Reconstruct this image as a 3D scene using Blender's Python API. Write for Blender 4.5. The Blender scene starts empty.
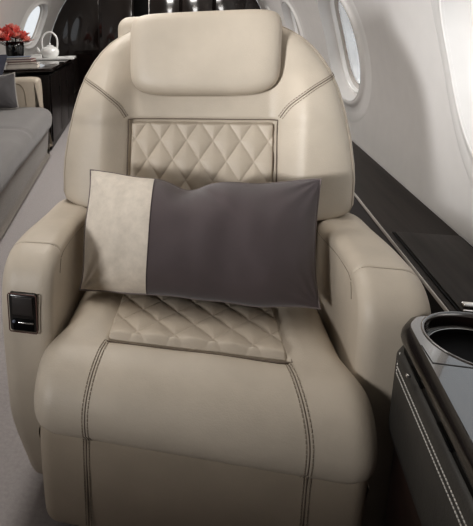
import bpy, math, random
from mathutils import Vector, Matrix, noise
random.seed(7)
col = bpy.context.scene.collection
PI = math.pi

# ------------------------------------------------------------------ helpers
def sm(a, b, x):
    if a == b: return float(x > a)
    t = max(0.0, min(1.0, (x - a) / (b - a)))
    return t * t * (3 - 2 * t)

def tag(o, label=None, cat=None, group=None, kind=None):
    if label: o['label'] = label
    if cat: o['category'] = cat
    if group: o['group'] = group
    if kind: o['kind'] = kind
    return o

def empty(name, loc, rz=0, label=None, cat=None, group=None):
    o = bpy.data.objects.new(name, None)
    o.empty_display_size = .05
    col.objects.link(o); o.location = loc; o.rotation_euler = (0, 0, rz)
    return tag(o, label, cat, group)

def mesh(name, verts, faces, m, parent=None, smooth=True, sharp=None):
    me = bpy.data.meshes.new(name)
    me.from_pydata([tuple(v) for v in verts], [], faces)
    me.validate(); me.update()
    if smooth:
        me.polygons.foreach_set('use_smooth', [True] * len(me.polygons))
        if sharp is not None:
            me.set_sharp_from_angle(angle=math.radians(sharp))
    me.materials.append(m)
    o = bpy.data.objects.new(name, me)
    col.objects.link(o)
    if parent: o.parent = parent
    # outward normals
    import bmesh
    bm = bmesh.new(); bm.from_mesh(me)
    bmesh.ops.recalc_face_normals(bm, faces=bm.faces)
    bm.to_mesh(me); bm.free()
    return o

class MB:
    """collects geometry for ONE mesh"""
    def __init__(s): s.v = []; s.f = []
    def add(s, v, f):
        k = len(s.v); s.v += [Vector(p) for p in v]; s.f += [[i + k for i in q] for q in f]; return s
    def grid(s, fn, nu, nv, cu=False, cv=False, cap0=False, cap1=False):
        v = [fn(i, j) for j in range(nv) for i in range(nu)]
        f = []
        for j in range(nv if cv else nv - 1):
            for i in range(nu if cu else nu - 1):
                a = j * nu + i; b = j * nu + (i + 1) % nu
                jj = (j + 1) % nv
                f.append([a, b, jj * nu + (i + 1) % nu, jj * nu + i])
        if cap0: f.append(list(range(nu))[::-1])
        if cap1: f.append([(nv - 1) * nu + i for i in range(nu)])
        return s.add(v, f)
    def tube(s, pts, r, n=8, closed=False, caps=True):
        pts = [Vector(p) for p in pts]; N = len(pts)
        rings = []
        up = None
        for i, p in enumerate(pts):
            a = pts[(i - 1) % N] if (closed or i > 0) else p
            b = pts[(i + 1) % N] if (closed or i < N - 1) else p
            t = (b - a)
            if t.length < 1e-9: t = Vector((0, 0, 1))
            t.normalize()
            if up is None:
                up = Vector((0, 0, 1)) if abs(t.z) < .9 else Vector((1, 0, 0))
            up = (up - up.dot(t) * t)
            if up.length < 1e-6: up = t.orthogonal()
            up.normalize(); w = t.cross(up)
            rr = r(i / max(1, N - 1)) if callable(r) else r
            rings.append([p + rr * (math.cos(2 * PI * k / n) * up + math.sin(2 * PI * k / n) * w) for k in range(n)])
        return s.grid(lambda i, j: rings[j][i], n, N, cu=True, cv=closed, cap0=caps and not closed, cap1=caps and not closed)
    def box(s, c, d, r=.004, seg=3):
        """rounded box: superellipse style, centre c, full dims d"""
        hx, hy, hz = [q / 2 for q in d]; r = min(r, hx * .99, hy * .99, hz * .99)
        pl = []
        for (sx, sy, a0) in ((1, 1, 0), (-1, 1, PI / 2), (-1, -1, PI), (1, -1, 1.5 * PI)):
            for k in range(seg + 1):
                a = a0 + PI / 2 * k / seg
                pl.append((sx * (hx - r), sy * (hy - r), math.cos(a), math.sin(a)))
        lv = []
        for k in range(seg + 1):
            a = -PI / 2 + PI / 2 * k / seg
            lv.append((-hz + r + r * math.sin(a), r * math.cos(a)))
        for k in range(seg + 1):
            a = PI / 2 * k / seg
            lv.append((hz - r + r * math.sin(a), r * math.cos(a)))
        C = Vector(c)
        return s.grid(lambda i, j: C + Vector((pl[i][0] + lv[j][1] * pl[i][2], pl[i][1] + lv[j][1] * pl[i][3], lv[j][0])), len(pl), len(lv), cu=True, cap0=True, cap1=True)
    def lathe(s, prof, c=(0, 0, 0), n=32, cap0=True, cap1=True):
        C = Vector(c)
        return s.grid(lambda i, j: C + Vector((prof[j][0] * math.cos(2 * PI * i / n), prof[j][0] * math.sin(2 * PI * i / n), prof[j][1])), n, len(prof), cu=True, cap0=cap0, cap1=cap1)
    def build(s, name, m, parent=None, smooth=True, sharp=None):
        return mesh(name, s.v, s.f, m, parent, smooth, sharp)

def catmull(pts, n=6, closed=False):
    pts = [Vector(p) for p in pts]; N = len(pts); out = []
    for i in range(N if closed else N - 1):
        if closed: a, b, c, d = pts[i - 1], pts[i], pts[(i + 1) % N], pts[(i + 2) % N]
        else: a, b, c, d = pts[max(0, i - 1)], pts[i], pts[i + 1], pts[min(N - 1, i + 2)]
        for k in range(n):
            t = k / n
            out.append(.5 * ((2 * b) + (c - a) * t + (2 * a - 5 * b + 4 * c - d) * t * t + (3 * b - a - 3 * c + d) * t ** 3))
    if not closed: out.append(pts[-1])
    return out

def resample(pts, step):
    pts = [Vector(p) for p in pts]; out = [pts[0].copy()]; acc = 0
    for a, b in zip(pts, pts[1:]):
        L = (b - a).length; t = step - acc
        while t <= L:
            out.append(a.lerp(b, t / L)); t += step
        acc = (acc + L) % step
    return out

def lerp_tab(tab, x):
    if x <= tab[0][0]: return tab[0][1]
    for (a, p), (b, q) in zip(tab, tab[1:]):
        if x <= b: return p + (q - p) * (x - a) / (b - a)
    return tab[-1][1]

def profile_x(mb, prof, xs, e_fn, deform):
    """extrude closed (y,z) profile along x, inset by e_fn(x) along its normals"""
    N = len(prof); nr = []
    area = sum(prof[i][0] * prof[(i + 1) % N][1] - prof[(i + 1) % N][0] * prof[i][1] for i in range(N))
    sg = 1 if area > 0 else -1
    for i in range(N):
        t = prof[(i + 1) % N] - prof[i - 1]; t.normalize()
        nr.append(Vector((t[1] * sg, -t[0] * sg)))
    def fn(i, j):
        x = xs[j]; e = e_fn(x); p = prof[i] - nr[i] * e
        return deform(Vector((x, p[0], p[1])))
    mb.grid(fn, N, len(xs), cu=True, cap0=True, cap1=True)

def round_xs(x0, x1, r, nr=8, nm=10):
    xs = [x0 + r * (1 - math.cos(PI / 2 * k / nr)) for k in range(nr + 1)]
    xs += [x0 + r + (x1 - x0 - 2 * r) * k / nm for k in range(1, nm)]
    xs += [x1 - r * (1 - math.cos(PI / 2 * k / nr)) for k in range(nr, -1, -1)]
    def e(x):
        d = min(x - x0, x1 - x)
        if d >= r: return 0
        return r - math.sqrt(max(0, r * r - (r - d) ** 2))
    return xs, e

def stitches(mb, pts, r=.0011, L=.006, gap=.0026):
    """row of little thread stitches lying along a path"""
    fine = resample(pts, .002)
    k = int(round(L / .002)); g = k + max(1, int(round(gap / .002)))
    for i in range(0, len(fine) - k, g):
        mb.tube(fine[i:i + k + 1], r, 6)

# ------------------------------------------------------------------ materials
def new_mat(name):
    m = bpy.data.materials.new(name); m.use_nodes = True
    return m, m.node_tree, m.node_tree.nodes['Principled BSDF']
def ramp(nt, fac, cols):
    r = nt.nodes.new('ShaderNodeValToRGB'); e = r.color_ramp.elements
    e[0].position, e[0].color = cols[0][0], (*cols[0][1], 1)
    e[1].position, e[1].color = cols[1][0], (*cols[1][1], 1)
    for p, c in cols[2:]:
        q = e.new(p); q.color = (*c, 1)
    nt.links.new(fac, r.inputs[0]); return r.outputs[0]
def tex(nt, kind, scale, detail=2, obj=True, **kw):
    tc = nt.nodes.new('ShaderNodeTexCoord'); t = nt.nodes.new(kind)
    t.inputs['Scale'].default_value = scale
    if 'Detail' in t.inputs: t.inputs['Detail'].default_value = detail
    nt.links.new(tc.outputs['Object'], t.inputs['Vector'])
    return t
def bump(nt, b, height, strength, dist=.002):
    n = nt.nodes.new('ShaderNodeBump'); n.inputs['Strength'].default_value = strength; n.inputs['Distance'].default_value = dist
    nt.links.new(height, n.inputs['Height']); nt.links.new(n.outputs[0], b.inputs['Normal']); return n
def srgb(r, g, b):
    f = lambda c: c / 255 / 12.92 if c / 255 <= .04045 else ((c / 255 + .055) / 1.055) ** 2.4
    return (f(r), f(g), f(b))

def leather(name, c, rough=.42, grain=330, var=.06):
    m, nt, b = new_mat(name)
    n = tex(nt, 'ShaderNodeTexNoise', 9, 4)
    d = tuple(x * (1 - var) for x in c); l = tuple(min(1, x * (1 + var)) for x in c)
    nt.links.new(ramp(nt, n.outputs['Fac'], [(.3, d), (.7, l)]), b.inputs['Base Color'])
    b.inputs['Roughness'].default_value = rough
    v = tex(nt, 'ShaderNodeTexVoronoi', grain)
    w = tex(nt, 'ShaderNodeTexNoise', 22, 3)
    mx = nt.nodes.new('ShaderNodeMath'); mx.operation = 'MULTIPLY_ADD'; mx.inputs[1].default_value = .12
    nt.links.new(v.outputs['Distance'], mx.inputs[0]); nt.links.new(w.outputs['Fac'], mx.inputs[2])
    bump(nt, b, mx.outputs[0], .35, .004)
    b.inputs['Specular IOR Level'].default_value = .45
    return m
def fabric(name, c, scale=700, rough=.9, var=.12, strength=.5, low=6):
    m, nt, b = new_mat(name)
    n = tex(nt, 'ShaderNodeTexNoise', low, 6)
    n.inputs['Roughness'].default_value = .65
    d = tuple(x * (1 - var) for x in c); l = tuple(min(1, x * (1 + var)) for x in c)
    nt.links.new(ramp(nt, n.outputs['Fac'], [(.3, d), (.7, l)]), b.inputs['Base Color'])
    b.inputs['Roughness'].default_value = rough
    b.inputs['Sheen Weight'].default_value = .25
    v = tex(nt, 'ShaderNodeTexNoise', scale, 2)
    bump(nt, b, v.outputs['Fac'], strength, .001)
    return m
def plain(name, c, rough=.4, metal=0, coat=0, var=.04):
    m, nt, b = new_mat(name)
    n = tex(nt, 'ShaderNodeTexNoise', 14, 3)
    d = tuple(x * (1 - var) for x in c); l = tuple(min(1, x * (1 + var)) for x in c)
    nt.links.new(ramp(nt, n.outputs['Fac'], [(.35, d), (.65, l)]), b.inputs['Base Color'])
    b.inputs['Roughness'].default_value = rough; b.inputs['Metallic'].default_value = metal
    b.inputs['Coat Weight'].default_value = coat; b.inputs['Coat Roughness'].default_value = .05
    return m
def veneer(name, c1, c2, rough=.2, coat=.6, stretch=(26, 1.2, 26), spec=.5):
    m, nt, b = new_mat(name)
    tc = nt.nodes.new('ShaderNodeTexCoord'); mp = nt.nodes.new('ShaderNodeMapping'); mp.inputs['Scale'].default_value = stretch
    n = nt.nodes.new('ShaderNodeTexNoise'); n.inputs['Scale'].default_value = 2.2; n.inputs['Detail'].default_value = 7
    nt.links.new(tc.outputs['Object'], mp.inputs[0]); nt.links.new(mp.outputs[0], n.inputs['Vector'])
    nt.links.new(ramp(nt, n.outputs['Fac'], [(.3, c1), (.7, c2)]), b.inputs['Base Color'])
    b.inputs['Roughness'].default_value = rough; b.inputs['Coat Weight'].default_value = coat
    b.inputs['Coat Roughness'].default_value = .04
    b.inputs['Specular IOR Level'].default_value = spec
    return m

M = {}
M['leather'] = leather('cream_leather', srgb(193, 182, 167), rough=.48)
M['leather_quilt'] = leather('quilted_leather', srgb(192, 180, 164), rough=.5, grain=260)
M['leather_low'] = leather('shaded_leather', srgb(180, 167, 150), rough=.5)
M['seam'] = plain('seam_shadow_thread', srgb(112, 101, 90), .8)
M['thread'] = plain('taupe_thread', srgb(150, 139, 125), .7)
M['thread_pale'] = plain('pale_thread', srgb(205, 202, 196), .6)
M['piping'] = leather('piping_leather', srgb(172, 160, 145), rough=.5)
M['carpet'] = fabric('grey_carpet', srgb(168, 162, 161), scale=420, rough=1, var=.10, strength=.9, low=90)
M['linen'] = fabric('cream_linen', srgb(204, 194, 181), scale=600, var=.10, low=40)
M['taupe'] = fabric('dark_taupe_fabric', srgb(84, 74, 75), scale=800, var=.07, low=9, rough=.8)
M['pipe_grey'] = fabric('grey_piping', srgb(118, 108, 106), scale=800)
M['sofa'] = fabric('grey_sofa_fabric', srgb(126, 123, 122), scale=500, var=.06)
M['sofa_base'] = fabric('sofa_base_fabric', srgb(122, 115, 108), scale=500, var=.05)
M['cush_blue'] = fabric('slate_fabric', srgb(72, 74, 88), scale=600)
M['cush_grey'] = fabric('grey_cushion_fabric', srgb(98, 96, 98), scale=600)
M['pipe_pale'] = fabric('pale_piping', srgb(176, 172, 168), scale=800)
M['wall'] = plain('ivory_wall_liner', srgb(218, 215, 212), .42, var=.015)
M['rim'] = plain('white_window_trim', srgb(238, 236, 233), .28, coat=.4, var=.01)
M['gasket'] = plain('grey_window_gasket', srgb(188, 182, 176), .5)
M['ceiling'] = plain('ceiling_liner', srgb(224, 220, 214), .6, var=.01)
M['ledge'] = veneer('dark_ledge_veneer', srgb(36, 31, 28), srgb(52, 46, 42), rough=.5, coat=0, spec=.2)
M['ledge_side'] = veneer('black_side_panel', srgb(22, 19, 18), srgb(32, 28, 26), rough=.4, coat=.1)
M['gloss'] = veneer('glossy_dark_veneer', srgb(30, 25, 23), srgb(58, 49, 45), rough=.10, coat=1, stretch=(40, 3, 40), spec=.8)
M['gloss'].node_tree.nodes['Principled BSDF'].inputs['Coat IOR'].default_value = 1.9
M['gloss_black'] = veneer('polished_ebony', srgb(22, 17, 16), srgb(38, 28, 25), rough=.12, coat=.9, stretch=(3, 3, 30))
M['ebony_soft'] = veneer('satin_ebony', srgb(20, 16, 15), srgb(32, 25, 23), rough=.35, coat=.1, stretch=(3, 3, 30), spec=.25)
M['edge_black'] = plain('polished_black_edge', srgb(24, 20, 18), .2, coat=.25)
M['band'] = leather('charcoal_leather', srgb(62, 60, 57), rough=.5, grain=260)
M['brown'] = veneer('brown_panel', srgb(44, 32, 28), srgb(64, 48, 42), rough=.45, coat=.1, stretch=(8, 8, 8))
M['black'] = plain('matte_black', srgb(14, 13, 13), .5)
M['black'].node_tree.nodes['Principled BSDF'].inputs['Specular IOR Level'].default_value = .1
M['bezel'] = plain('black_plastic', srgb(30, 27, 26), .3, coat=.3)
M['screen'] = plain('dark_screen', srgb(50, 45, 43), .5, coat=.1)
M['chrome'] = plain('brushed_chrome', srgb(205, 203, 200), .2, metal=1)
M['white'] = plain('white_porcelain', srgb(240, 240, 238), .2, coat=.6, var=.01)
M['vase'] = plain('black_glass', srgb(16, 15, 17), .08, coat=1)
M['red'] = plain('coral_petals', srgb(226, 112, 104), .6, var=.25)
M['red2'] = plain('pink_petals', srgb(240, 160, 148), .6, var=.2)
M['stem'] = plain('dark_stem', srgb(48, 52, 36), .6)
M['page'] = plain('paper_pages', srgb(214, 208, 200), .8)
M['bk_blue'] = plain('slate_book_cover', srgb(120, 128, 142), .5)
M['bk_red'] = plain('maroon_book_cover', srgb(112, 58, 54), .5)
M['bk_cream'] = plain('cream_book_cover', srgb(206, 198, 190), .5)
M['bk_brown'] = plain('brown_book_cover', srgb(92, 66, 60), .5)
def glass_mat():
    m, nt, b = new_mat('window_pane_glass')
    b.inputs['Base Color'].default_value = (.9, .93, .95, 1)
    b.inputs['Roughness'].default_value = .25
    b.inputs['Transmission Weight'].default_value = 1
    b.inputs['IOR'].default_value = 1.02
    n = tex(nt, 'ShaderNodeTexNoise', 3, 2)
    nt.links.new(ramp(nt, n.outputs['Fac'], [(.3, (.84, .88, .90)), (.7, (.91, .94, .96))]), b.inputs['Base Color'])
    return m
M['pane'] = glass_mat()
def lamp_mat():
    m, nt, b = new_mat('lamp_diffuser')
    b.inputs['Emission Color'].default_value = (1, .95, .88, 1); b.inputs['Emission Strength'].default_value = 3
    return m
M['lamp'] = lamp_mat()

# ------------------------------------------------------------------ cabin shell
CX, CZ, RAD = -.86, .6, 1.507
Y0, Y1 = -2.6, 6.3
def hull(y, a, h=0):           # a: angle from +x axis about the centre, h: inward offset
    r = RAD - h
    return Vector((CX + r * math.cos(a), y, CZ + r * math.sin(a)))
WY = [-1.37, .33, 2.03, 3.73, 5.43]; WZ = .985; WA, WB = .36, .29
ZA = math.asin((WZ - CZ) / RAD)
def wall(name, side):
    mb = MB()
    a0, a1 = math.radians(-23.5), math.radians(48)
    ny, na = 300, 60
    def ang(j): return a0 + (a1 - a0) * j / (na - 1)
    def pos(i, j):
        a = ang(j); y = Y0 + (Y1 - Y0) * i / (ny - 1)
        p = hull(y, a)
        if side < 0: p.x = 2 * CX - p.x
        return p
    v = [pos(i, j) for j in range(na) for i in range(ny)]; f = []
    for j in range(na - 1):
        for i in range(ny - 1):
            y = Y0 + (Y1 - Y0) * (i + .5) / (ny - 1); s = (ang(j + .5) - (ZA if side > 0 else ZA + .13)) * RAD
            if any((abs(y - wy) / (WA * 1.1)) ** 2.4 + (abs(s) / (WB * 1.1)) ** 2.4 < 1 for wy in WY): continue
            a = j * ny + i; f.append([a, a + 1, a + 1 + ny, a + ny])
    mb.add(v, f)
    return tag(mb.build(name, M['wall']), kind='structure')
wall('wall_right', 1); wall('wall_left', -1)

def ring_fn(wy, side, prof, n=96):
    def fn(i, j):
        t = 2 * PI * i / n; c, s = math.cos(t), math.sin(t); k, h = prof[j]
        e = 2 / 2.5
        dy = WA * (abs(c) ** e) * (1 if c > 0 else -1); ds = WB * (abs(s) ** e) * (1 if s > 0 else -1)
        # k is an offset in metres outward from the window outline
        L = math.hypot(c / WA, s / WB); ny_, ns_ = (c / WA) / L, (s / WB) / L
        p = hull(wy + dy + ny_ * k, (ZA if side > 0 else ZA + .13) + (ds + ns_ * k) / RAD, h)
        if side < 0: p.x = 2 * CX - p.x
        return p
    return fn
wn = 1
for side in (1, -1):
    for wy in WY:
        n = 96
        pr = [(.115, -.003), (.105, .0), (.09, .0025), (.06, .004), (.034, .005), (.024, .010), (.012, .018), (.0, .018), (-.004, .012)]
        root = MB().grid(lambda i, j: ring_fn(wy, side, pr)(i, j), n, len(pr), cu=True).build('window_%d' % wn, M['rim']); tag(root, kind='structure')
        pr2 = [(-.003, .018), (-.007, -.01), (-.020, -.040), (-.028, -.046)]
        MB().grid(lambda i, j: ring_fn(wy, side, pr2)(i, j), n, len(pr2), cu=True).build('window_reveal', M['wall'], root)
        pr3 = [(-.026, -.048), (-.028, -.036), (-.033, -.032), (-.039, -.038), (-.042, -.054)]
        MB().grid(lambda i, j: ring_fn(wy, side, pr3)(i, j), n, len(pr3), cu=True).build('window_rim', M['rim'], root)
        pr5 = [(-.041, -.052), (-.050, -.062), (-.058, -.066)]
        MB().grid(lambda i, j: ring_fn(wy, side, pr5)(i, j), n, len(pr5), cu=True).build('window_gasket', M['gasket'], root)
        def pane_fn(i, j):
            q = ring_fn(wy, side, [(-.052, -.0655)])(i, 0); c = hull(wy, ZA if side > 0 else ZA + .13, -.0655)
            if side < 0: c.x = 2 * CX - c.x
            return c.lerp(q, j / 8)
        mb = MB(); mb.grid(pane_fn, n, 9, cu=True)
        mb.build('window_pane', M['pane'], root)
        wn += 1

def ceil_fn(i, j):
    a = math.radians(48) + math.radians(84) * i / 40
    return hull(Y0 + (Y1 - Y0) * j / 10, a)
tag(MB().grid(ceil_fn, 41, 11).build('ceiling', M['ceiling']), kind='structure')
tag(MB().add([(-2.35, Y0, 0), (.62, Y0, 0), (.62, Y1, 0), (-2.35, Y1, 0)], [[0, 1, 2, 3]]).build('floor', M['carpet'], smooth=False), kind='structure')
def disc(y):
    return [(CX + (RAD - .001) * math.cos(2 * PI * k / 64), y, CZ + (RAD - .001) * math.sin(2 * PI * k / 64)) for k in range(64)]
tag(MB().add([p for p in disc(Y0) if True], [list(range(64))]).build('wall_back', M['brown'], smooth=False), kind='structure')
tag(MB().box((-.30, -1.28, .34), (1.5, .06, .68), .01).build('added_shade_divider', M['brown']), kind='structure')  # unseen low panel added to keep light off the chair's lower front
# forward bulkhead: polished ebony with door stiles and chrome strips
bh = MB().add(disc(Y1), [list(range(64))]).build('wall_front', M['gloss_black'], smooth=False); tag(bh, kind='structure')
for x0, x1, mm in ((-2.05, -1.60, 'gloss_black'), (-1.56, -1.14, 'gloss_black'), (-.90, -.52, 'gloss_black'), (-.48, -.10, 'gloss_black'), (-.06, .30, 'gloss_black')):
    o = MB().box(((x0 + x1) / 2, Y1 - .012, .80), (x1 - x0, .02, 1.56), .006).build('door_panel', M[mm], bh)
MB().box((-1.02, Y1 - .008, .80), (.20, .012, 1.56), .003).build('door_jamb', M['black'], bh)
MB().box((-.915, Y1 - .016, .85), (.012, .012, 1.5), .003).build('trim_strip', M['chrome'], bh)

# ceiling wash lights (real lamps in the cabin ceiling)
for i, y in enumerate((.75, 2.5, 4.1, 5.6)):
    r = empty('ceiling_light', (CX + .25, y, 2.03), 0, 'slim warm white ceiling light panel above the cabin, outside the photo', 'ceiling light', 'ceiling light panels along the cabin')
    MB().box((0, 0, 0), (.34, .9, .03), .01).build('diffuser', M['lamp'], r)

# ------------------------------------------------------------------ the armchair
SX = -.031
seat = empty('cabin_armchair', (SX, 0, 0), math.radians(1.4), 'large cream leather aircraft armchair with diamond quilting and a padded headrest', 'armchair')

# --- seat cushion with waterfall front roll
cush_ctrl = [(.47, .36), (.47, .425), (.42, .448), (.32, .452), (.2, .459), (.1, .468), (.03, .473), (-.02, .470), (-.062, .452), (-.094, .418), (-.108, .378), (-.102, .340), (-.082, .318), (-.055, .308), (0, .305), (.2, .305), (.40, .305), (.46, .315)]
cush_prof = [Vector((p[0], p[1])) for p in catmull([(a, b, 0) for a, b in cush_ctrl], 6, True)]
HWQ = .178; QY0, QY1 = .022, .44
def seat_halfw(y): return .286 + .023 * sm(.10, -.02, y)
def cush_def(p):
    x, y, z = p
    if z > .42 and y > -.01:
        inx = sm(HWQ + .010, HWQ - .004, abs(x)); iny = sm(QY0 - .010, QY0 + .004, y) * sm(QY1 + .02, QY1, y)
        z -= .016 * inx * iny
        z += .010 * sm(.32, .25, abs(x)) * sm(HWQ - .0, HWQ + .05, abs(x)) * sm(0, .1, y)
    hw = seat_halfw(y) / .32
    if z < .34: hw -= .02
    n = noise.noise(Vector((x * 7, y * 7, z * 7))) * .0035 + noise.noise(Vector((x * 3 + 4, y * 3, z * 3))) * .004
    return Vector((x * hw, y, z + n * sm(.31, .36, z)))
xs, ef = round_xs(-.32, .32, .05, 10, 2)
mid = [-.27 + .54 * k / 120 for k in range(1, 120)]
xs = [x for x in xs if abs(x) >= .2699] ; xs = sorted(xs + mid)
mb = MB(); profile_x(mb, cush_prof, xs, ef, cush_def)
seat_c = mb.build('seat_cushion', M['leather'], seat)

def prof_top_z(y):
    best = None
    for a, b in zip(cush_prof, cush_prof[1:]):
        lo, hi = min(a[0], b[0]), max(a[0], b[0])
        if lo <= y <= hi and a[1] > .40 and hi > lo:
            z = a[1] + (b[1] - a[1]) * (y - a[0]) / (b[0] - a[0])
            best = z if best is None else max(best, z)
    return best or .45
def quilt(u, v):               # 0 in the seams, 1 on the puffs
    a = abs(math.sin(PI * (u + v))); b = abs(math.sin(PI * (u - v)))
    return (min(a, b) ** .5) * .55 + ((a * b) ** .5) * .45

# quilted seat inset
nx, ny = 200, 170
def qs(i, j):
    u = -1 + 2 * i / (nx - 1); w = j / (ny - 1)
    x = u * HWQ; y = QY0 + (QY1 - QY0) * w
    ed = sm(0, .05, 1 - abs(u)) * sm(0, .045, w) * sm(0, .03, 1 - w)
    h = quilt(x / .076, (y) / .105)
    z = prof_top_z(y) - .013 + .017 * ed + .0065 * h * ed + .006 * (1 - u * u) * ed
    return Vector((x * .287 / .287, y, z))
mb = MB(); mb.grid(qs, nx, ny); mb.build('quilted_seat_panel', M['leather_quilt'], seat_c)
# seam cord around the inset
def cush_surface(x, y):        # top surface height incl. local rise
    return prof_top_z(y)
pts = []
for (x, y) in [(-HWQ - .003, QY1)] + [(-HWQ - .003, QY1 - (QY1 - QY0) * k / 16) for k in range(1, 17)] + [(-HWQ + 2 * HWQ * k / 16, QY0 - .004) for k in range(1, 16)] + [(HWQ + .003, QY0 + (QY1 - QY0) * k / 16) for k in range(17)]:
    pts.append(Vector((x, y, prof_top_z(y) - .003)))
MB().tube(pts, .0026, 6).build('inset_seam', M['seam'], seat_c)

# stitched seams over the roll
def roll_path(x, off, ystart=.018):
    k0 = min(range(len(cush_prof)), key=lambda k: (cush_prof[k] - Vector((ystart, .4725))).length)
    out = []
    for k in range(k0, len(cush_prof)):
        p = cush_prof[k]
        if p[1] < .312 and p[0] > -.07: break
        a = cush_prof[k - 1]; b = cush_prof[(k + 1) % len(cush_prof)]; t = (b - a).normalized(); nrm = Vector((-t[1], t[0]))
        if nrm.dot(p - Vector((.1, .39))) < 0: nrm = -nrm
        q = cush_def(Vector((x, p[0], p[1])))
        out.append(q + Vector((0, nrm[0] * off, nrm[1] * off)))
    return catmull(out, 3)
def flare(path, s):
    L = len(path)
    return [p + Vector((s * .021 * sm(-.1, .55, i / L), 0, 0)) for i, p in enumerate(path)]
for s in (-1, 1):
    mb = MB(); mbs = MB()
    for dx in (-.0055, .0055):
        mb_path = flare(roll_path(s * .180 + dx, .0004), s)
        stitches(mb, mb_path, .0011, .006, .002)
    mbs.tube(flare(roll_path(s * .180, -.0002), s), .0012, 6)
    mb.build('roll_stitching', M['thread'], seat_c); mbs.build('roll_seam', M['seam'], seat_c)

# --- leg rest panel below the roll
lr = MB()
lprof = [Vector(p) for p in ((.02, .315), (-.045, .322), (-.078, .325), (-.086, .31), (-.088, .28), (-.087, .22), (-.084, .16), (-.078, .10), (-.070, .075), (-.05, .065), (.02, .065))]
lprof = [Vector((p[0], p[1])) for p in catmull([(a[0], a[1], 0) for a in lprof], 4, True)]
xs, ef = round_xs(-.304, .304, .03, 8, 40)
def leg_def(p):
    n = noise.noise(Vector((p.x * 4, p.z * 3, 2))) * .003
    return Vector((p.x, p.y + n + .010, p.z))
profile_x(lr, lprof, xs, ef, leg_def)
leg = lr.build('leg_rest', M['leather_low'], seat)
for s in (-1, 1):
    mb = MB(); mbs = MB()
    for dx in (-.0055, .0055):
        stitches(mb, [leg_def(Vector((s * .2005 + dx, -.0885 + .003 * sm(.25, .1, z), z))) for z in [.315 - .01 * k for k in range(23)]], .0011, .006, .002)
    mbs.tube([leg_def(Vector((s * .2005, -.0875 + .003 * sm(.25, .1, z), z))) for z in [.315 - .01 * k for k in range(23)]], .0013, 6)
    mb.build('leg_rest_stitching', M['thread'], leg); mbs.build('leg_rest_seam', M['seam'], leg)

# --- armrests
arm_ctrl = [(.57, .585), (.50, .612), (.40, .622), (.30, .632), (.20, .641), (.12, .644), (.08, .637), (.046, .615), (.026, .58), (.019, .53), (.017, .46), (.019, .36), (.023, .24), (.029, .14), (.042, .085), (.075, .066), (.2, .062), (.45, .062), (.56, .075), (.585, .2), (.59, .42), (.585, .54)]
arm_prof = [Vector((p[0], p[1])) for p in catmull([(a, b, 0) for a, b in arm_ctrl], 5, True)]
def make_arm(s):
    x0, x1 = .290, .407
    xs, ef0 = round_xs(x0, x1, .046, 12, 10)
    def ef(x):                                       # softer outer shoulder, tighter inner one
        d0, d1 = x - x0, x1 - x; r0, r1 = .030, .038
        e = 0
        if d0 < r0: e = max(e, r0 - math.sqrt(max(0, r0 * r0 - (r0 - d0) ** 2)))
        if d1 < r1: e = max(e, r1 - math.sqrt(max(0, r1 * r1 - (r1 - d1) ** 2)))
        return e * .8
    def dfm(p):
        x, y, z = p
        t = (x - x0) / (x1 - x0)
        x = x0 + (x1 - x0) * t + .006 * math.sin(PI * max(0, min(1, (z - .1) / .54))) * t
        x -= .035 * sm(.26, .07, z) * t
        z -= .002 * t * sm(.5, .65, z)
        # cap groove across the top and front shoulder
        g = math.exp(-((y - .105) / .0028) ** 2) * sm(.56, .60, z)
        z -= .0035 * g
        n = noise.noise(Vector((x * 5 + s * 3, y * 5, z * 5))) * .004
        return Vector((s * (x + n * .5), y, z + n * sm(.3, .6, z)))
    mb = MB(); 
    pr = []
    for i, p in enumerate(arm_prof):
        pr.append(p)
        q = arm_prof[(i + 1) % len(arm_prof)]
        if p[1] > .62 and abs(p[0] - .105) < .03:
            for k in range(1, 5): pr.append(p.lerp(q, k / 5))
    profile_x(mb, pr, xs, ef, dfm)
    arm = mb.build('armrest', M['leather'], seat)
    # seam cords: inner long edge and cap joint
    def on(x, y, zt, lift=0):
        return dfm(Vector((x, y, zt + lift)))
    def topz(y):
        best = 0
        for a, b in zip(arm_prof, arm_prof[1:]):
            if a[1] < .4: continue
            lo, hi = min(a[0], b[0]), max(a[0], b[0])
            if lo <= y <= hi and hi > lo:
                best = max(best, a[1] + (b[1] - a[1]) * (y - a[0]) / (b[0] - a[0]))
        return best
    sb = MB()
    jo = [on(x0 + (x1 - x0) * k / 30, .105, topz(.105) - ef(x0 + (x1 - x0) * k / 30), .0006) for k in range(4, 29)]
    sb.tube(jo, .0012, 6)
    ln = [on(x0 + .001, .105 + .41 * k / 20, topz(.105 + .41 * k / 20) - .030 - .004 * k / 20) - Vector((s * .0012, 0, 0)) for k in range(21)]
    corner = [on(x0 + .012, .103, topz(.103) - ef(x0 + .012) + .0004), on(x0 + .004, .106, topz(.105) - .0195), ]
    sb.tube(catmull(corner + ln, 3), .0009, 6)
    # gusset seam running down the inner face
    gs = [on(x0, .104, .61) , on(x0, .096, .592), on(x0, .091, .578)]
    gs = [q - Vector((s * .0006, 0, 0)) for q in gs]
    sb.tube(catmull(gs, 6), .0008, 6)
    sb.build('armrest_seam', M['thread'], arm)
    return arm, dfm
armL, dL = make_arm(-1); armR, dR = make_arm(1)

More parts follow.
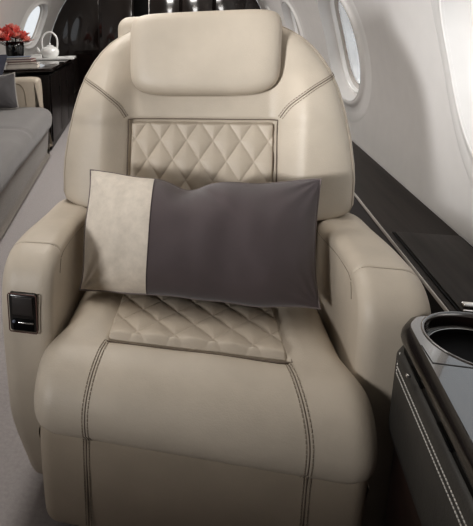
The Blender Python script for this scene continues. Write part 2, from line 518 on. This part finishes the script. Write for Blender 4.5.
# control unit set into the front of the chair's left-hand side armrest
cu = MB(); cxm = -.352; cy_ = .0; cz = .518
cu_o = cu.box((cxm, .021, cz), (.062, .022, .088), .006).build('control_panel', M['bezel'], armL)
MB().box((cxm + .001, .0095, cz + .018), (.046, .004, .042), .002).build('display_screen', M['screen'], cu_o)
MB().box((cxm + .001, .010, cz - .026), (.047, .004, .028), .002).build('switch_recess', M['black'], cu_o)
MB().box((cxm + .008, .0065, cz - .019), (.034, .004, .0035), .001).build('switch_bar', M['chrome'], cu_o)
MB().lathe([(.0035, 0), (.0035, .003), (.001, .004)], (0, 0, 0), 12).build('round_button', M['bk_blue'], cu_o).matrix_local = Matrix.Translation((cxm - .019, .008, cz - .018)) @ Matrix.Rotation(PI / 2, 4, 'X')
fr = [Vector((cxm + a * .0315, .0102, cz + b * .0445)) for a, b in ((-1, -.92), (-1, .92), (-.92, 1), (.92, 1), (1, .92), (1, -.92), (.92, -1), (-.92, -1))]
MB().tube(fr, .0014, 6, closed=True).build('panel_surround', M['bk_brown'], cu_o)

# --- backrest
Wt = [(.40, .283), (.60, .285), (.606, .288), (.611, .33), (.618, .362), (.628, .378), (.642, .385), (.70, .388), (.74, .386), (.81, .377), (.87, .364), (.93, .347), (.97, .331), (1.005, .311), (1.035, .287), (1.058, .262), (1.078, .232), (1.092, .203), (1.103, .168), (1.110, .13), (1.1145, .085), (1.1165, .04)]
BK, BY0 = .30, .42
def back_pt(x, d, z): return Vector((x, BY0 + BK * (z - .45) + d, z))
def A_front(x, z):
    ax = abs(x)
    c = .016                                   # centre plane in front of the silhouette plane
    ins = sm(.199, .190, ax) * sm(.46, .47, z) * sm(.853, .845, z)
    bol = sm(.17, .265, ax)
    up = sm(1.02, .90, z)
    f = c + bol * (.040 * up + .022) * (1 - .2 * sm(.9, .6, z)) + .008 * sm(.83, .87, z)
    f -= .011 * ins
    return f
zs = [.40 + .2 * k / 20 for k in range(21)] + [.604, .606, .6085, .611, .6145, .618, .623, .628, .635, .642] + [.65 + .0075 * k for k in range(1, 50)] + [1.023, 1.03, 1.037, 1.044, 1.051, 1.058, 1.064, 1.07, 1.0755, 1.081, 1.086, 1.091, 1.096, 1.101, 1.105, 1.1085, 1.1115, 1.114, 1.116]
zs = sorted(set(round(z, 5) for z in zs))
NF = 121; NB = 40
def backfn(i, j):
    z = zs[j]; W = lerp_tab(Wt, z)
    q = math.sqrt(max(.0, 1 - max(0, (z - 1.02) / .0975) ** 2.2))
    if i < NF:
        t = -1 + 2 * i / (NF - 1); t = math.sin(t * PI / 2) * .35 + t * .65; x = t * W
        e = (1 - abs(t) ** 7) ** (1 / 2.6) if abs(t) < 1 else 0
        f = A_front(x, z)
        d = .035 - (.035 + f) * e * q
        d = .035 - (.035 - .035 + f + .035) * e * q
        n = noise.noise(Vector((x * 6, z * 5, 1))) * .003
        d += n * e
    else:
        t = 1 - 2 * (i - NF + 1) / (NB + 1); x = t * W
        e = (1 - abs(t) ** 4) ** (1 / 2.2)
        d = .035 + .095 * e * q
    return back_pt(x, d, z)
back = MB().grid(backfn, NF + NB, len(zs), cu=True, cap0=True, cap1=True).build('backrest', M['leather'], seat)
def back_surf(x, z, lift=0):
    W = lerp_tab(Wt, z); t = min(1, abs(x) / W); q = math.sqrt(max(.0, 1 - max(0, (z - 1.02) / .0975) ** 2.2))
    e = (1 - t ** 7) ** (1 / 2.6)
    d = .035 - (A_front(x, z) + .035) * e * q + noise.noise(Vector((x * 6, z * 5, 1))) * .003 * e
    return back_pt(x, d - lift, z)
# quilted back inset
HB = .192; ZB0, ZB1 = .465, .846
def qb(i, j):
    u = -1 + 2 * i / (nx - 1); w = j / 199
    x = u * HB; z = ZB0 + (ZB1 - ZB0) * w
    ed = sm(0, .045, 1 - abs(u)) * sm(0, .03, 1 - w) * sm(0, .02, w)
    h = quilt(x / .070, (z - .846) / .105)
    d = -.004 + .006 - .016 * ed - .0085 * h * ed
    return back_pt(x, d, z)
mb = MB().grid(qb, nx, 200); qbo = mb.build('quilted_back_panel', M['leather_quilt'], back)
pts = [back_surf(-.195, .47 + .38 * k / 24, .001) for k in range(24)] + [back_surf(-.195 + .39 * k / 20, .850, .001) for k in range(21)] + [back_surf(.195, .85 - .38 * k / 24, .001) for k in range(1, 24)]
MB().tube(pts, .0020, 6).build('inset_seam', M['seam'], back)
# curved double seams from the inset corners up to the shoulders
for s in (-1, 1):
    mb = MB(); mbs = MB()
    ctl = [(.200, .858), (.222, .893), (.262, .928), (.305, .951), (.336, .962)]
    base = catmull([(a, b, 0) for a, b in ctl], 10)
    for off in (-.005, .005):
        pp = []
        for k, p in enumerate(base):
            a = base[max(0, k - 1)]; b = base[min(len(base) - 1, k + 1)]; t = (b - a).normalized()
            pp.append(back_surf(s * (p.x - t.y * off), p.y + t.x * off, .0006))
        stitches(mb, pp, .0011, .006, .002)
    mbs.tube([back_surf(s * p.x, p.y, 0) for p in base], .0014, 6)
    mb.build('shoulder_stitching', M['thread'], back); mbs.build('shoulder_seam', M['seam'], back)
# piping along the rim of the back
rim = []
for z in [.613, .62, .63, .642] + [.66 + .02 * k for k in range(18)] + [1.03, 1.045, 1.058, 1.07, 1.08, 1.09, 1.098]:
    W = lerp_tab(Wt, z); rim.append((W * .965, z))
for s in (-1, 1):
    MB().tube([back_surf(s * a, z, .0008) for a, z in rim], .0015, 6).build('rim_piping', M['piping'], back)

# --- headrest pad
def rrect(w, h, r, n):
    """n points per corner+edges, consistent parametrisation"""
    out = []
    for (sx, sz, a0) in ((1, 1, 0), (-1, 1, PI / 2), (-1, -1, PI), (1, -1, 1.5 * PI)):
        for k in range(n):
            a = a0 + PI / 2 * k / (n - 1)
            out.append((sx * (w - r) + r * math.cos(a), sz * (h - r) + r * math.sin(a)))
    # subdivide straight runs
    res = []
    for a, b in zip(out, out[1:] + out[:1]):
        L = math.hypot(b[0] - a[0], b[1] - a[1])
        res.append(a)
    return res
def headrest():
    w, h = .1975, .113; mb = MB(); NU, NV = 60, 40
    th = .072
    # squircle mapped grid, front and back sheets
    def sheet(sign):
        def fn(i, j):
            a = -1 + 2 * i / (NU - 1); b = -1 + 2 * j / (NV - 1)
            a = math.sin(a * PI / 2); b = math.sin(b * PI / 2)
            # rounded-rectangle outline: pull corners in
            n = 4.6 if b < 0 else 8
            k = (abs(a) ** n + abs(b) ** n) ** (1 / n); m = max(abs(a), abs(b))
            if k > 0: a2, b2 = a * m / k, b * m / k
            else: a2, b2 = a, b
            x = a2 * w * (1 - .02 * b2 * -1 * 0); z = b2 * h
            e = max(0, 1 - m ** 9) ** .5
            d = -sign * (th / 2) * e
            if sign > 0:
                d -= .010 * (1 - a2 * a2) * (1 - b2 * b2 * .5)
            x *= 1 + .015 * (b2 < 0) * b2 * 0
            x *= 1 - .018 * (1 - b2) / 2
            d += noise.noise(Vector((x * 8, z * 8, 5))) * .002
            return Vector((x, d, z))
        return fn
    mb.grid(sheet(1), NU, NV); mb.grid(sheet(-1), NU, NV)
    o = mb.build('headrest', M['leather'], seat)
    import bmesh
    bm = bmesh.new(); bm.from_mesh(o.data); bmesh.ops.remove_doubles(bm, verts=bm.verts, dist=.0004); bmesh.ops.recalc_face_normals(bm, faces=bm.faces); bm.to_mesh(o.data); bm.free()
    o.location = (.003, .552, 1.023); o.rotation_euler = (math.radians(-15), 0, 0)
    rim = []
    for k in range(120):
        t = 2 * PI * k / 120; c, s = math.cos(t), math.sin(t); n = 4.6 if s < 0 else 8
        m = max(abs(c), abs(s)); a, b = c / m, s / m; kk = (abs(a) ** n + abs(b) ** n) ** (1 / n)
        a, b = a / kk, b / kk
        rim.append(Vector((a * w * (1 - .018 * (1 - b) / 2) * .999, .006, b * h * .999)))
    MB().tube(rim, .0022, 6, closed=True).build('headrest_piping', M['piping'], o)
headrest()
MB().box((-.018, .668, 1.085), (.455, .07, .09), .033, 6).build('headrest_backing', M['leather'], seat)
# pedestal under the chair
MB().box((0, .30, .03), (.46, .46, .06), .01).build('pedestal', M['bezel'], seat)
MB().box((0, .28, .185), (.55, .56, .25), .02).build('seat_frame', M['bezel'], seat)

# ------------------------------------------------------------------ cushions
def pillow_pt(u, v, sgn, w, h, t, seed, crease=1.0, lift=0):
    x = w / 2 * u * (1 - .045 * (1 - v * v)) ; z = h / 2 * v * (1 - (.13 if v > 0 else .05) * (1 - u * u))
    e = (max(0, 1 - abs(u) ** 3) * max(0, 1 - abs(v) ** 2.6)) ** .6 * (1 - .15 * (u * u + v * v) / 2)
    d = t / 2 * e + lift
    q = Vector((x * 9 + seed, z * 9, sgn))
    d += crease * noise.noise(q) * .013 * e
    d += crease * (noise.noise(Vector((x * 22 + seed, z * 12, sgn * 3))) * .0045) * e
    # gathers running in from the corners
    for cu_, cv_ in ((-1, 1), (1, 1), (1, -1), (-1, -1)):
        du, dv = (u - cu_) * w / 2, (v - cv_) * h / 2
        r = math.hypot(du, dv); a = math.atan2(dv, du)
        d += crease * .0022 * math.sin(a * 14 + seed) * math.exp(-(r / .11) ** 2) * min(1, r / .03)
    z += .006 * noise.noise(Vector((x * 10 + seed, 3, 1)))
    return Vector((x, -sgn * d, z))
def pillow_sheet(mb, u0, u1, nu, nv, args, sag=None):
    for sgn in (1, -1):
        def fn(i, j):
            u = u0 + (u1 - u0) * i / (nu - 1); v = -1 + 2 * j / (nv - 1)
            v = math.sin(v * PI / 2)
            p = pillow_pt(u, v, sgn, *args)
            return sag(p) if sag else p
        mb.grid(fn, nu, nv)

# two-tone lumbar pillow leaning on the backrest
PW, PH, PT = .552, .300, .195
def pil_sag(p):
    x, y, z = p
    # dip pinched into the top edge left of the middle, and a lazy sagging lower edge
    g = math.exp(-((x + .022) / .045) ** 2) * sm(.02, .14, z)
    z -= .020 * g; y += .018 * g
    g2 = math.exp(-(((x - .02) + (z - .1) * .9) / .016) ** 2) * sm(.0, .08, z) * sm(.15, .10, z)
    y += .006 * g2
    z += .012 * sm(.08, .27, x) * sm(0, -.14, z); x -= .010 * sm(.1, .27, x) * sm(.14, -.14, z) - .014 * sm(-.1, -.27, x) * sm(0, -.14, z)
    z -= .014 * sm(.05, -.27, x) * sm(.0, .14, z) * 0
    x += .010 * sm(.0, .14, z) * sm(0, -.27, x) 
    return Vector((x, y, z))
pil = empty('lumbar_pillow', (-.043, .262, .616), math.radians(1), 'two-tone lumbar pillow, cream band and dark taupe, leaning on the armchair backrest', 'pillow')
pil.rotation_euler = (math.radians(-31), math.radians(.5), math.radians(1))
US = -.37
mb = MB(); pillow_sheet(mb, US, 1, 110, 60, (PW, PH, PT, 3.0), pil_sag); mb.build('taupe_cover', M['taupe'], pil)
mb = MB(); pillow_sheet(mb, -1, US, 50, 60, (PW, PH, PT, 3.0), pil_sag); mb.build('cream_cover', M['linen'], pil)
edge = [(u, 1) for u in [-1 + 2 * k / 60 for k in range(60)]] + [(1, v) for v in [1 - 2 * k / 30 for k in range(30)]] + [(u, -1) for u in [1 - 2 * k / 60 for k in range(60)]] + [(-1, v) for v in [-1 + 2 * k / 30 for k in range(30)]]
MB().tube([pil_sag(pillow_pt(u, v, 1, PW, PH, PT, 3.0)) for u, v in edge], .0026, 8, closed=True).build('piping', M['pipe_grey'], pil)
MB().tube([pil_sag(pillow_pt(US, math.sin((-1 + 2 * k / 50) * PI / 2), 1, PW, PH, PT, 3.0, 1, .0006)) for k in range(51)], .0011, 6).build('join_seam', M['taupe'], pil)

# ------------------------------------------------------------------ side console with cup holder (front right)
con = empty('side_console', (.45, -.35, 0), 0, 'glossy dark wood side console with round cup holder and white stitched leather band', 'console')
CT = .600
def con_outline(ins=0.0):
    """plan outline, clockwise from near-left, inset by ins; returns ~fixed number of points (world xy)"""
    P = [(.268, -.80), (.306, -.012), (.330, .026), (.44, .060), (.535, .062), (.535, -.80)]
    R = [.02, .012, .014, .03, .02, .02]
    N = len(P); out = []
    # inset polygon
    Q = []
    for i in range(N):
        a = Vector(P[i - 1]); b = Vector(P[i]); c = Vector(P[(i + 1) % N])
        t1 = (b - a).normalized(); t2 = (c - b).normalized()
        n1 = Vector((t1.y, -t1.x)); n2 = Vector((t2.y, -t2.x))   # inward for clockwise order
        m = (n1 + n2).normalized(); k = ins / max(.3, m.dot(n1))
        Q.append(b + m * k)
    for i in range(N):
        a = Q[i - 1]; b = Q[i]; c = Q[(i + 1) % N]; r = R[i]
        t1 = (a - b).normalized(); t2 = (c - b).normalized()
        p1 = b + t1 * r; p2 = b + t2 * r
        for k in range(9):
            t = k / 8
            out.append((1 - t) ** 2 * p1 + 2 * t * (1 - t) * b + t * t * p2)
    return out
def con_layer(mb, levels, cap0=True, cap1=True):
    rings = [[Vector((p.x - .45, p.y + .35, z)) for p in con_outline(i)] for i, z in levels]
    mb.grid(lambda i, j: rings[j][i], len(rings[0]), len(rings), cu=True, cap0=cap0, cap1=cap1)
    return mb
# top slab with the cup opening: outer rim then plate with a round hole
CCX, CCY, CR = .417 - .45, -.041 + .35, .084
hole = [Vector((CCX + CR * math.cos(2 * PI * k / 96), CCY + CR * math.sin(2 * PI * k / 96), CT)) for k in range(96)]
mb = MB()
con_layer(mb, [(.010, CT - .034), (.002, CT - .030), (0, CT - .022), (.001, CT - .012), (.005, CT - .004), (.012, CT)], cap0=True, cap1=False)
mb.build('console_edge', M['edge_black'], con, sharp=50); mb = MB()
outer = [Vector((p.x - .45, p.y + .35, CT)) for p in con_outline(.012)]
# plate = outer ring bridged to the hole by angle
def ray_outer(a):
    c = Vector((CCX, CCY)); d = Vector((math.cos(a), math.sin(a))); best = None
    for p, q in zip(outer, outer[1:] + outer[:1]):
        e = Vector((q.x - p.x, q.y - p.y)); w = Vector((p.x - c.x, p.y - c.y))
        den = d.x * e.y - d.y * e.x
        if abs(den) < 1e-12: continue
        t = (w.x * e.y - w.y * e.x) / den; s = (w.x * d.y - w.y * d.x) / den
        if t > 0 and -1e-6 <= s <= 1 + 1e-6: best = t if best is None else min(best, t)
    return best or CR
angs = sorted([2 * PI * k / 120 for k in range(120)] + [math.atan2(p.y - CCY, p.x - CCX) % (2 * PI) for p in outer])
rows = []
for k in range(9):
    t = k / 8
    rows.append([Vector((CCX + (CR + (ray_outer(a) - CR) * t) * math.cos(a), CCY + (CR + (ray_outer(a) - CR) * t) * math.sin(a), CT)) for a in angs])
mb.grid(lambda i, j: rows[j][i], len(angs), 9, cu=True)
mb.build('console_top', M['gloss'], con, sharp=50)
con_top = con.children[0] if con.children else None
con_layer(MB(), [(.007, CT - .050), (.007, CT - .033)]).build('shadow_groove', M['black'], con, sharp=40)
con_layer(MB(), [(.008, .385), (.000, .392), (-.002, .41), (-.002, CT - .06), (.003, CT - .052), (.008, CT - .050)]).build('leather_band', M['band'], con, sharp=60)
con_layer(MB(), [(.012, .03), (.010, .05), (.010, .388)]).build('console_base', M['brown'], con, sharp=40)
# white stitching rows on the aisle-side band
def side_path(z, ins, y0=-.030, y1=-.78):
    a, b = Vector((.268, -.80)), Vector((.306, -.012)); n = Vector((b.y - a.y, -(b.x - a.x))).normalized()
    out = []
    for k in range(81):
        y = y0 + (y1 - y0) * k / 80; t = (y - a.y) / (b.y - a.y); x = a.x + (b.x - a.x) * t
        out.append(Vector((x + n.x * ins - .45, y + n.y * ins + .35, z)))
    return out
mb = MB()
for zz in (.528, .516):
    st = side_path(zz, -.0028)
    cap_ = [st[0] + Vector((.006, .012, .020)), st[0] + Vector((.002, .006, .008))] 
    stitches(mb, cap_ + st, .0010, .004, .002)
mb.build('white_stitching', M['thread_pale'], con)
for z, y in ((CT - .041, -.075), (CT - .041, -.20), (CT - .041, -.33)):
    p = side_path(z, .004, y, y - .05); MB().tube([p[0], p[40], p[80]], .0022, 8).build('groove_slot', M['black'], con)
MB().box((.2945 - .45, -.10 + .35, CT - .041), (.006, .005, .005), .001).build('release_pin', M['chrome'], con)
# cup holder: chrome-edged rim, well, inner step and joint line
cup = MB().lathe([(CR + .0035, CT - .001), (CR + .003, CT + .0015), (CR + .0005, CT + .002), (CR - .002, CT), (CR - .003, CT - .006)], (CCX, CCY, 0), 72, False, False).build('cup_holder', M['gloss'], con)
MB().lathe([(CR - .0025, CT - .004), (CR - .003, CT - .020), (CR - .004, CT - .0255)], (CCX, CCY, 0), 72, False, False).build('well_wall', M['gloss_black'], cup)
MB().lathe([(CR - .003, CT - .024), (CR - .006, CT - .023), (CR - .009, CT - .025)], (CCX, CCY, 0), 72, False, False).build('well_ring', M['chrome'], cup)
MB().lathe([(CR - .008, CT - .024), (CR - .012, CT - .031), (CR - .013, CT - .075), (CR - .02, CT - .082), (.001, CT - .082)], (CCX, CCY, 0), 72, False, True).build('cup_well', M['black'], cup)
# hatch joint lines in the top
mb = MB()
mb.box((.4225 - .45, -.121 + .35, CT + .0002), (.215, .0022, .0012), .0005); mb.box((.316 - .45, -.098 + .35, CT + .0002), (.0018, .045, .0012), .0005)
mb.build('hatch_joint', M['bezel'], con)

# ------------------------------------------------------------------ window-side ledge
led = empty('side_ledge', (.56, 1.2, 0), 0, 'long dark wood ledge with fold-out table running under the windows', 'ledge')
MB().box((-.0095, 2.02, .508), (.177, 6.2, .022), .003).build('ledge_top', M['ledge'], led).location = (0, -.0, 0)
led_o = led.children[0]
MB().box((-.063, 2.02, .25), (.05, 6.18, .498), .003).build('side_panel', M['ledge_side'], led)
MB().box((-.099, 2.02, .512), (.004, 6.2, .010), .002).build('chrome_edge', M['gasket'], led)
lid = MB().box((-.006, -.80, .523), (.150, .44, .006), .002).build('table_lid', M['ledge'], led)
mb = MB()
for c, d in (((-.006, -.576, .5215), (.158, .005, .003)), ((-.084, -.80, .5215), (.005, .452, .003)), ((.072, -.80, .5215), (.005, .452, .003))):
    mb.box(c, d, .001)
mb.build('lid_joint', M['black'], led)
mb = MB(); mb.box((-.030, -.985, .530), (.09, .016, .008), .003); mb.box((-.030, -1.005, .527), (.10, .006, .004), .0015)
mb.build('latch', M['chrome'], led)

# ------------------------------------------------------------------ sofa on the left
SR = math.radians(9.6)
sofa = empty('sofa', (-1.405, 3.36, 0), SR, 'long grey upholstered sofa with beige arm along the left side', 'sofa')
mb = MB()
# local: x<0 deeper, y<0 toward the viewer
bprof = [Vector(p) for p in ((-.70, .02), (-.06, .02), (-.035, .05), (-.02, .2), (-.015, .30), (-.05, .34), (-.70, .34))]
def yloft(mb, prof, y0, y1, r, fn=None, nm=24):
    """extrude closed (x,z) profile along y"""
    pr = [Vector((p[0], p[1])) for p in catmull([(p[0], p[1], 0) for p in prof], 5, True)]
    ys, ef = round_xs(y0, y1, r, 7, nm)
    N = len(pr); area = sum(pr[i][0] * pr[(i + 1) % N][1] - pr[(i + 1) % N][0] * pr[i][1] for i in range(N)); sg = 1 if area > 0 else -1
    def f(i, j):
        t = (pr[(i + 1) % N] - pr[i - 1]).normalized(); n = Vector((t[1] * sg, -t[0] * sg)); p = pr[i] - n * ef(ys[j])
        q = Vector((p[0], ys[j], p[1])); return fn(q) if fn else q
    mb.grid(f, N, len(ys), cu=True, cap0=True, cap1=True)
yloft(mb, bprof, -2.4, -.01, .02); mb.build('sofa_base', M['sofa_base'], sofa, sharp=50)
cprof = [(-.70, .30), (-.70, .43), (-.6, .455), (-.3, .458), (-.1, .452), (-.02, .435), (.018, .395), (.022, .34), (.010, .29), (-.03, .275), (-.3, .28)]
def sof_def(p):
    n = noise.noise(p * 3) * .008
    drop = .02 * math.exp(-((p.y + 1.0) / .02) ** 2)
    return Vector((p.x, p.y, p.z + n - (drop if p.z > .35 else 0)))
mb = MB(); yloft(mb, [Vector(p) for p in cprof], -2.4, .0, .05, sof_def, 60); sc = mb.build('seat_cushion', M['sofa'], sofa, sharp=60)
aprof = [(-.68, .06), (-.70, .66), (-.66, .70), (-.3, .705), (-.16, .705), (-.10, .69), (-.085, .64), (-.080, .45), (-.080, .1), (-.10, .06)]
mb = MB(); yloft(mb, [Vector(p) for p in aprof], -.02, .17, .04); arm = mb.build('sofa_arm', M['leather'], sofa)
MB().tube(catmull([(-.32, -.021, .66), (-.26, -.022, .655), (-.225, -.022, .62), (-.21, -.022, .56), (-.205, -.022, .47)], 4), .004, 6).build('arm_seam', M['thread'], arm)
rprof = [(-.82, .30), (-.84, .88), (-.82, .93), (-.77, .92), (-.72, .80), (-.67, .60), (-.65, .46), (-.69, .32)]
mb = MB(); yloft(mb, [Vector(p) for p in rprof], -2.4, .14, .04); mb.build('sofa_back', M['sofa'], sofa, sharp=60)
mb = MB(); mb.box((-.38, -1.2, .012), (.6, 2.3, .024), .004); mb.build('sofa_plinth', M['bezel'], sofa)

def sofa_cushion(name, lx, ly, lz, w, h, t, mat, pip, rot, label):
    th = SR
    wx = -1.405 + lx * math.cos(th) - ly * math.sin(th); wy = 3.36 + lx * math.sin(th) + ly * math.cos(th)
    r = empty(name, (wx, wy, lz), 0, label, 'cushion'); r.rotation_euler = rot
    mb = MB(); pillow_sheet(mb, -1, 1, 60, 40, (w, h, t, lx * 7 + 1)); mb.build('cover', mat, r)
    MB().tube([pillow_pt(u, v, 1, w, h, t, lx * 7 + 1) for u, v in edge], .006, 6, closed=True).build('piping', pip, r)
sofa_cushion('throw_cushion', -.45, -.14, .60, .38, .30, .12, M['cush_grey'], M['pipe_pale'], (math.radians(-12), math.radians(-5), SR + .05), 'grey throw cushion with pale piping propped against the sofa arm')
sofa_cushion('throw_cushion', -.62, -.08, .72, .44, .50, .10, M['cush_blue'], M['cush_blue'], (math.radians(-12), math.radians(14), SR + .10), 'slate blue cushion standing behind the grey piped cushion on the sofa')

# ------------------------------------------------------------------ credenza with tea things
cred = empty('credenza', (-1.44, 3.56, 0), math.radians(9.2), 'glossy black credenza beyond the sofa holding books, flowers and tea set', 'credenza')
CRZ = .77
MB().box((-.26, .98, .36), (.46, 1.90, .70), .006).build('cabinet_body', M['ebony_soft'], cred)
MB().box((-.29, .96, CRZ - .015), (.60, 1.98, .03), .006).build('credenza_top', M['gloss_black'], cred)
for k in range(3):
    d = MB().box((-.024, .37 + .62 * k, .39), (.014, .60, .62), .004).build('cabinet_door', M['ebony_soft'], cred)
    MB().box((-.012, .60 + .62 * k, .5), (.008, .012, .10), .002).build('door_handle', M['bezel'], d)
Cth = math.radians(9.2)
def on_cred(lx, ly, lz=0):
    return (-1.44 + lx * math.cos(Cth) - ly * math.sin(Cth), 3.56 + lx * math.sin(Cth) + ly * math.cos(Cth), CRZ + lz)

# tray
tr = empty('serving_tray', on_cred(-.18, 1.40), Cth, 'white rectangular serving tray on the black credenza', 'tray')
MB().box((0, 0, .008), (.50, .30, .012), .004).build('tray_base', M['white'], tr)
mb = MB()
for c, d in (((0, .148, .017), (.50, .008, .020)), ((0, -.148, .017), (.50, .008, .020)), ((.247, 0, .017), (.008, .29, .020)), ((-.247, 0, .017), (.008, .29, .020))): mb.box(c, d, .002)
mb.build('tray_rim', M['white'], tr)
# teapot
TS = 1.25
tp = empty('teapot', on_cred(-.22, 1.40, .015), Cth, 'white porcelain teapot with tall overhead hoop handle on the tray', 'teapot')
MB().lathe([(.045, 0), (.065, .006), (.082, .035), (.086, .06), (.078, .085), (.055, .103), (.035, .108)], n=32).build('body', M['white'], tp)
ld = MB().lathe([(.040, .106), (.036, .114), (.018, .121), (.006, .123)], n=24).build('lid', M['white'], tp)
MB().lathe([(.006, .120), (.010, .130), (.009, .138), (.002, .142)], n=16).build('knob', M['white'], ld)
MB().tube(catmull([(-.070, 0, .045), (-.098, 0, .062), (-.112, 0, .088), (-.124, 0, .102)], 5), lambda t: .017 - .009 * t, 12).build('spout', M['white'], tp)
MB().tube(catmull([(.066, 0, .088), (.072, 0, .13), (.066, 0, .185), (.036, 0, .225), (0, 0, .237), (-.036, 0, .225), (-.066, 0, .185), (-.072, 0, .13), (-.066, 0, .088)], 6), .0095, 10).build('handle', M['white'], tp)
tp.scale = (TS, TS, TS)
# dishes
def dish(lx, ly, label, s=1.0):
    r = empty('sugar_box' if s > 1 else 'saucer', on_cred(lx, ly, .015), Cth, label, 'dish')
    return r
r = dish(-.37, 1.36, 'small white lidded box left of the teapot on the tray', 1.2)
MB().box((0, 0, .022), (.13, .10, .040), .008).build('box_body', M['white'], r); MB().box((0, 0, .047), (.136, .106, .010), .004).build('box_lid', M['white'], r)
r = dish(.0, 1.44, 'white saucer right of the teapot on the tray')
MB().lathe([(.03, 0), (.035, .004), (.062, .012), (.068, .018), (.062, .016), (.03, .008)], n=32).build('dish', M['white'], r)

# books
def book(lx, ly, z, w, d, t, mat, rz, label):
    p = on_cred(lx, ly, z); r = empty('book', p, Cth + rz, label, 'book', 'stacked books on the credenza')
    MB().box((0, 0, t / 2), (w - .012, d - .012, t - .006), .001).build('pages', M['page'], r)
    mb = MB(); mb.box((0, 0, .002), (w, d, .004), .001); mb.box((0, 0, t - .002), (w, d, .004), .001); mb.box((-w / 2 + .002, 0, t / 2), (.004, d, t), .001)
    mb.build('cover', mat, r)
book(-.30, .22, 0, .30, .24, .036, M['bk_cream'], .08, 'thick cream book at the bottom of the stack on the credenza')
book(-.31, .22, .036, .27, .22, .022, M['bk_brown'], .20, 'brown book second from the bottom of the credenza stack')
book(-.33, .22, .058, .27, .21, .022, M['bk_red'], -.05, 'maroon book second from the top of the credenza stack')
book(-.35, .22, .080, .25, .20, .022, M['bk_blue'], .12, 'slate blue book on top of the credenza stack')
# vase and flowers
vx, vy, vz = on_cred(-.49, .75)
vs = empty('flower_vase', (vx, vy, vz), 0, 'black glass vase holding red flowers beside the stacked books', 'vase')
MB().lathe([(.06, 0), (.085, .01), (.095, .08), (.098, .18), (.094, .23), (.088, .23), (.086, .03), (.001, .02)], n=32).build('vase_body', M['vase'], vs)
def bloom_mesh(seed, m1):
    random.seed(seed); mb = MB()
    for k in range(11):
        a = 2 * PI * k / 11 + random.uniform(-.2, .2); el = random.uniform(-.2, 1.1); L = random.uniform(.055, .085)
        d = Vector((math.cos(a) * math.cos(el), math.sin(a) * math.cos(el), math.sin(el))); sd = d.cross(Vector((0, 0, 1))).normalized(); up = sd.cross(d)
        def fn(i, j):
            t = i / 5; w = (j / 4 - .5) * 2
            return d * L * t + sd * w * .027 * math.sin(PI * min(1, .1 + t * .85)) + up * (.012 * t * t + .006 * w * w)
        mb.grid(fn, 6, 5)
    return mb
random.seed(3)
fl = []
protos = []
for k in range(26):
    a = k * 2.399; rr = .19 * math.sqrt((k + .5) / 26); hx = math.cos(a) * rr - .045; hy = math.sin(a) * rr
    hz = .37 - rr * .75 + random.uniform(-.02, .02)
    r = empty('red_flower', (vx, vy, vz + .10), 0, 'coral red flower in the bouquet in the black vase', 'flower', 'red flowers in the black vase')
    b = bloom_mesh(k, None).build('blossom', M['red'] if k % 3 else M['red2'], r); b.location = (hx, hy, hz - .10)
    MB().tube(catmull([(hx * .15, hy * .15, -.05), (hx * .35, hy * .35, .08), (hx, hy, hz - .10)], 4), .0028, 5).build('stem', M['stem'], r)

# ------------------------------------------------------------------ light
w = bpy.data.worlds.new('sky'); bpy.context.scene.world = w; w.use_nodes = True
nt = w.node_tree; bg = nt.nodes['Background']
bg.inputs['Color'].default_value = (.96, .98, 1.0, 1); bg.inputs['Strength'].default_value = .85

def area(name, loc, rot, size, power, color):
    l = bpy.data.lights.new(name, 'AREA'); l.shape = 'RECTANGLE'; l.size, l.size_y = size; l.energy = power; l.color = color
    o = bpy.data.objects.new(name, l); col.objects.link(o); o.location = loc; o.rotation_euler = rot
    return o
for i, y in enumerate((-.3, .75, 2.5, 4.4)):
    area('ceiling_wash_lamp', (CX + .25, y, 1.99), (0, math.radians(0), 0), (.35, 1.0), (.8, 8, 11, 22)[i], (1, .98, .955))
k = area('window_daylight', (-1.75, -2.3, 1.15), (0, 0, 0), (.5, .4), 5.0, (1, 1, 1))
k.rotation_euler = (Vector((.35, .7, 1.20)) - k.location).to_track_quat('-Z', 'Y').to_euler(); k.data.spread = math.radians(48)
k = area('window_daylight', (-1.75, -2.3, 1.15), (0, 0, 0), (.3, .3), .75, (1, 1, 1))  # extra narrow beam from the same spot, added to brighten the right wall
k.rotation_euler = (Vector((.62, .85, 1.06)) - k.location).to_track_quat('-Z', 'Y').to_euler(); k.data.spread = math.radians(17)

# ------------------------------------------------------------------ camera
f, ppx, ppy = 518.5, 62.0, 150.0
Yc = Vector((158, 126, -f)).normalized(); Xc = Vector((1744, -53, f)); Xc = (Xc - Xc.dot(Yc) * Yc).normalized(); Zc = Xc.cross(Yc)
cam = bpy.data.cameras.new('camera'); co = bpy.data.objects.new('camera', cam); col.objects.link(co)
R = Matrix((Xc, Yc, Zc))       # rows = world axes expressed in camera space -> camera-to-world
co.matrix_world = Matrix.Translation((0, -.92, 1.10)) @ R.to_4x4()
W_, H_ = 473, 526
cam.sensor_fit = 'VERTICAL'; cam.sensor_height = 24; cam.sensor_width = 24
cam.lens = f * 24 / H_
cam.shift_x = (W_ / 2 - ppx) / H_
cam.shift_y = -(H_ / 2 - ppy) / H_
cam.clip_start = .02
bpy.context.scene.camera = co
sc_ = bpy.context.scene
sc_.view_settings.view_transform = 'Standard'
sc_.view_settings.look = 'Medium High Contrast'
sc_.view_settings.exposure = -0.12
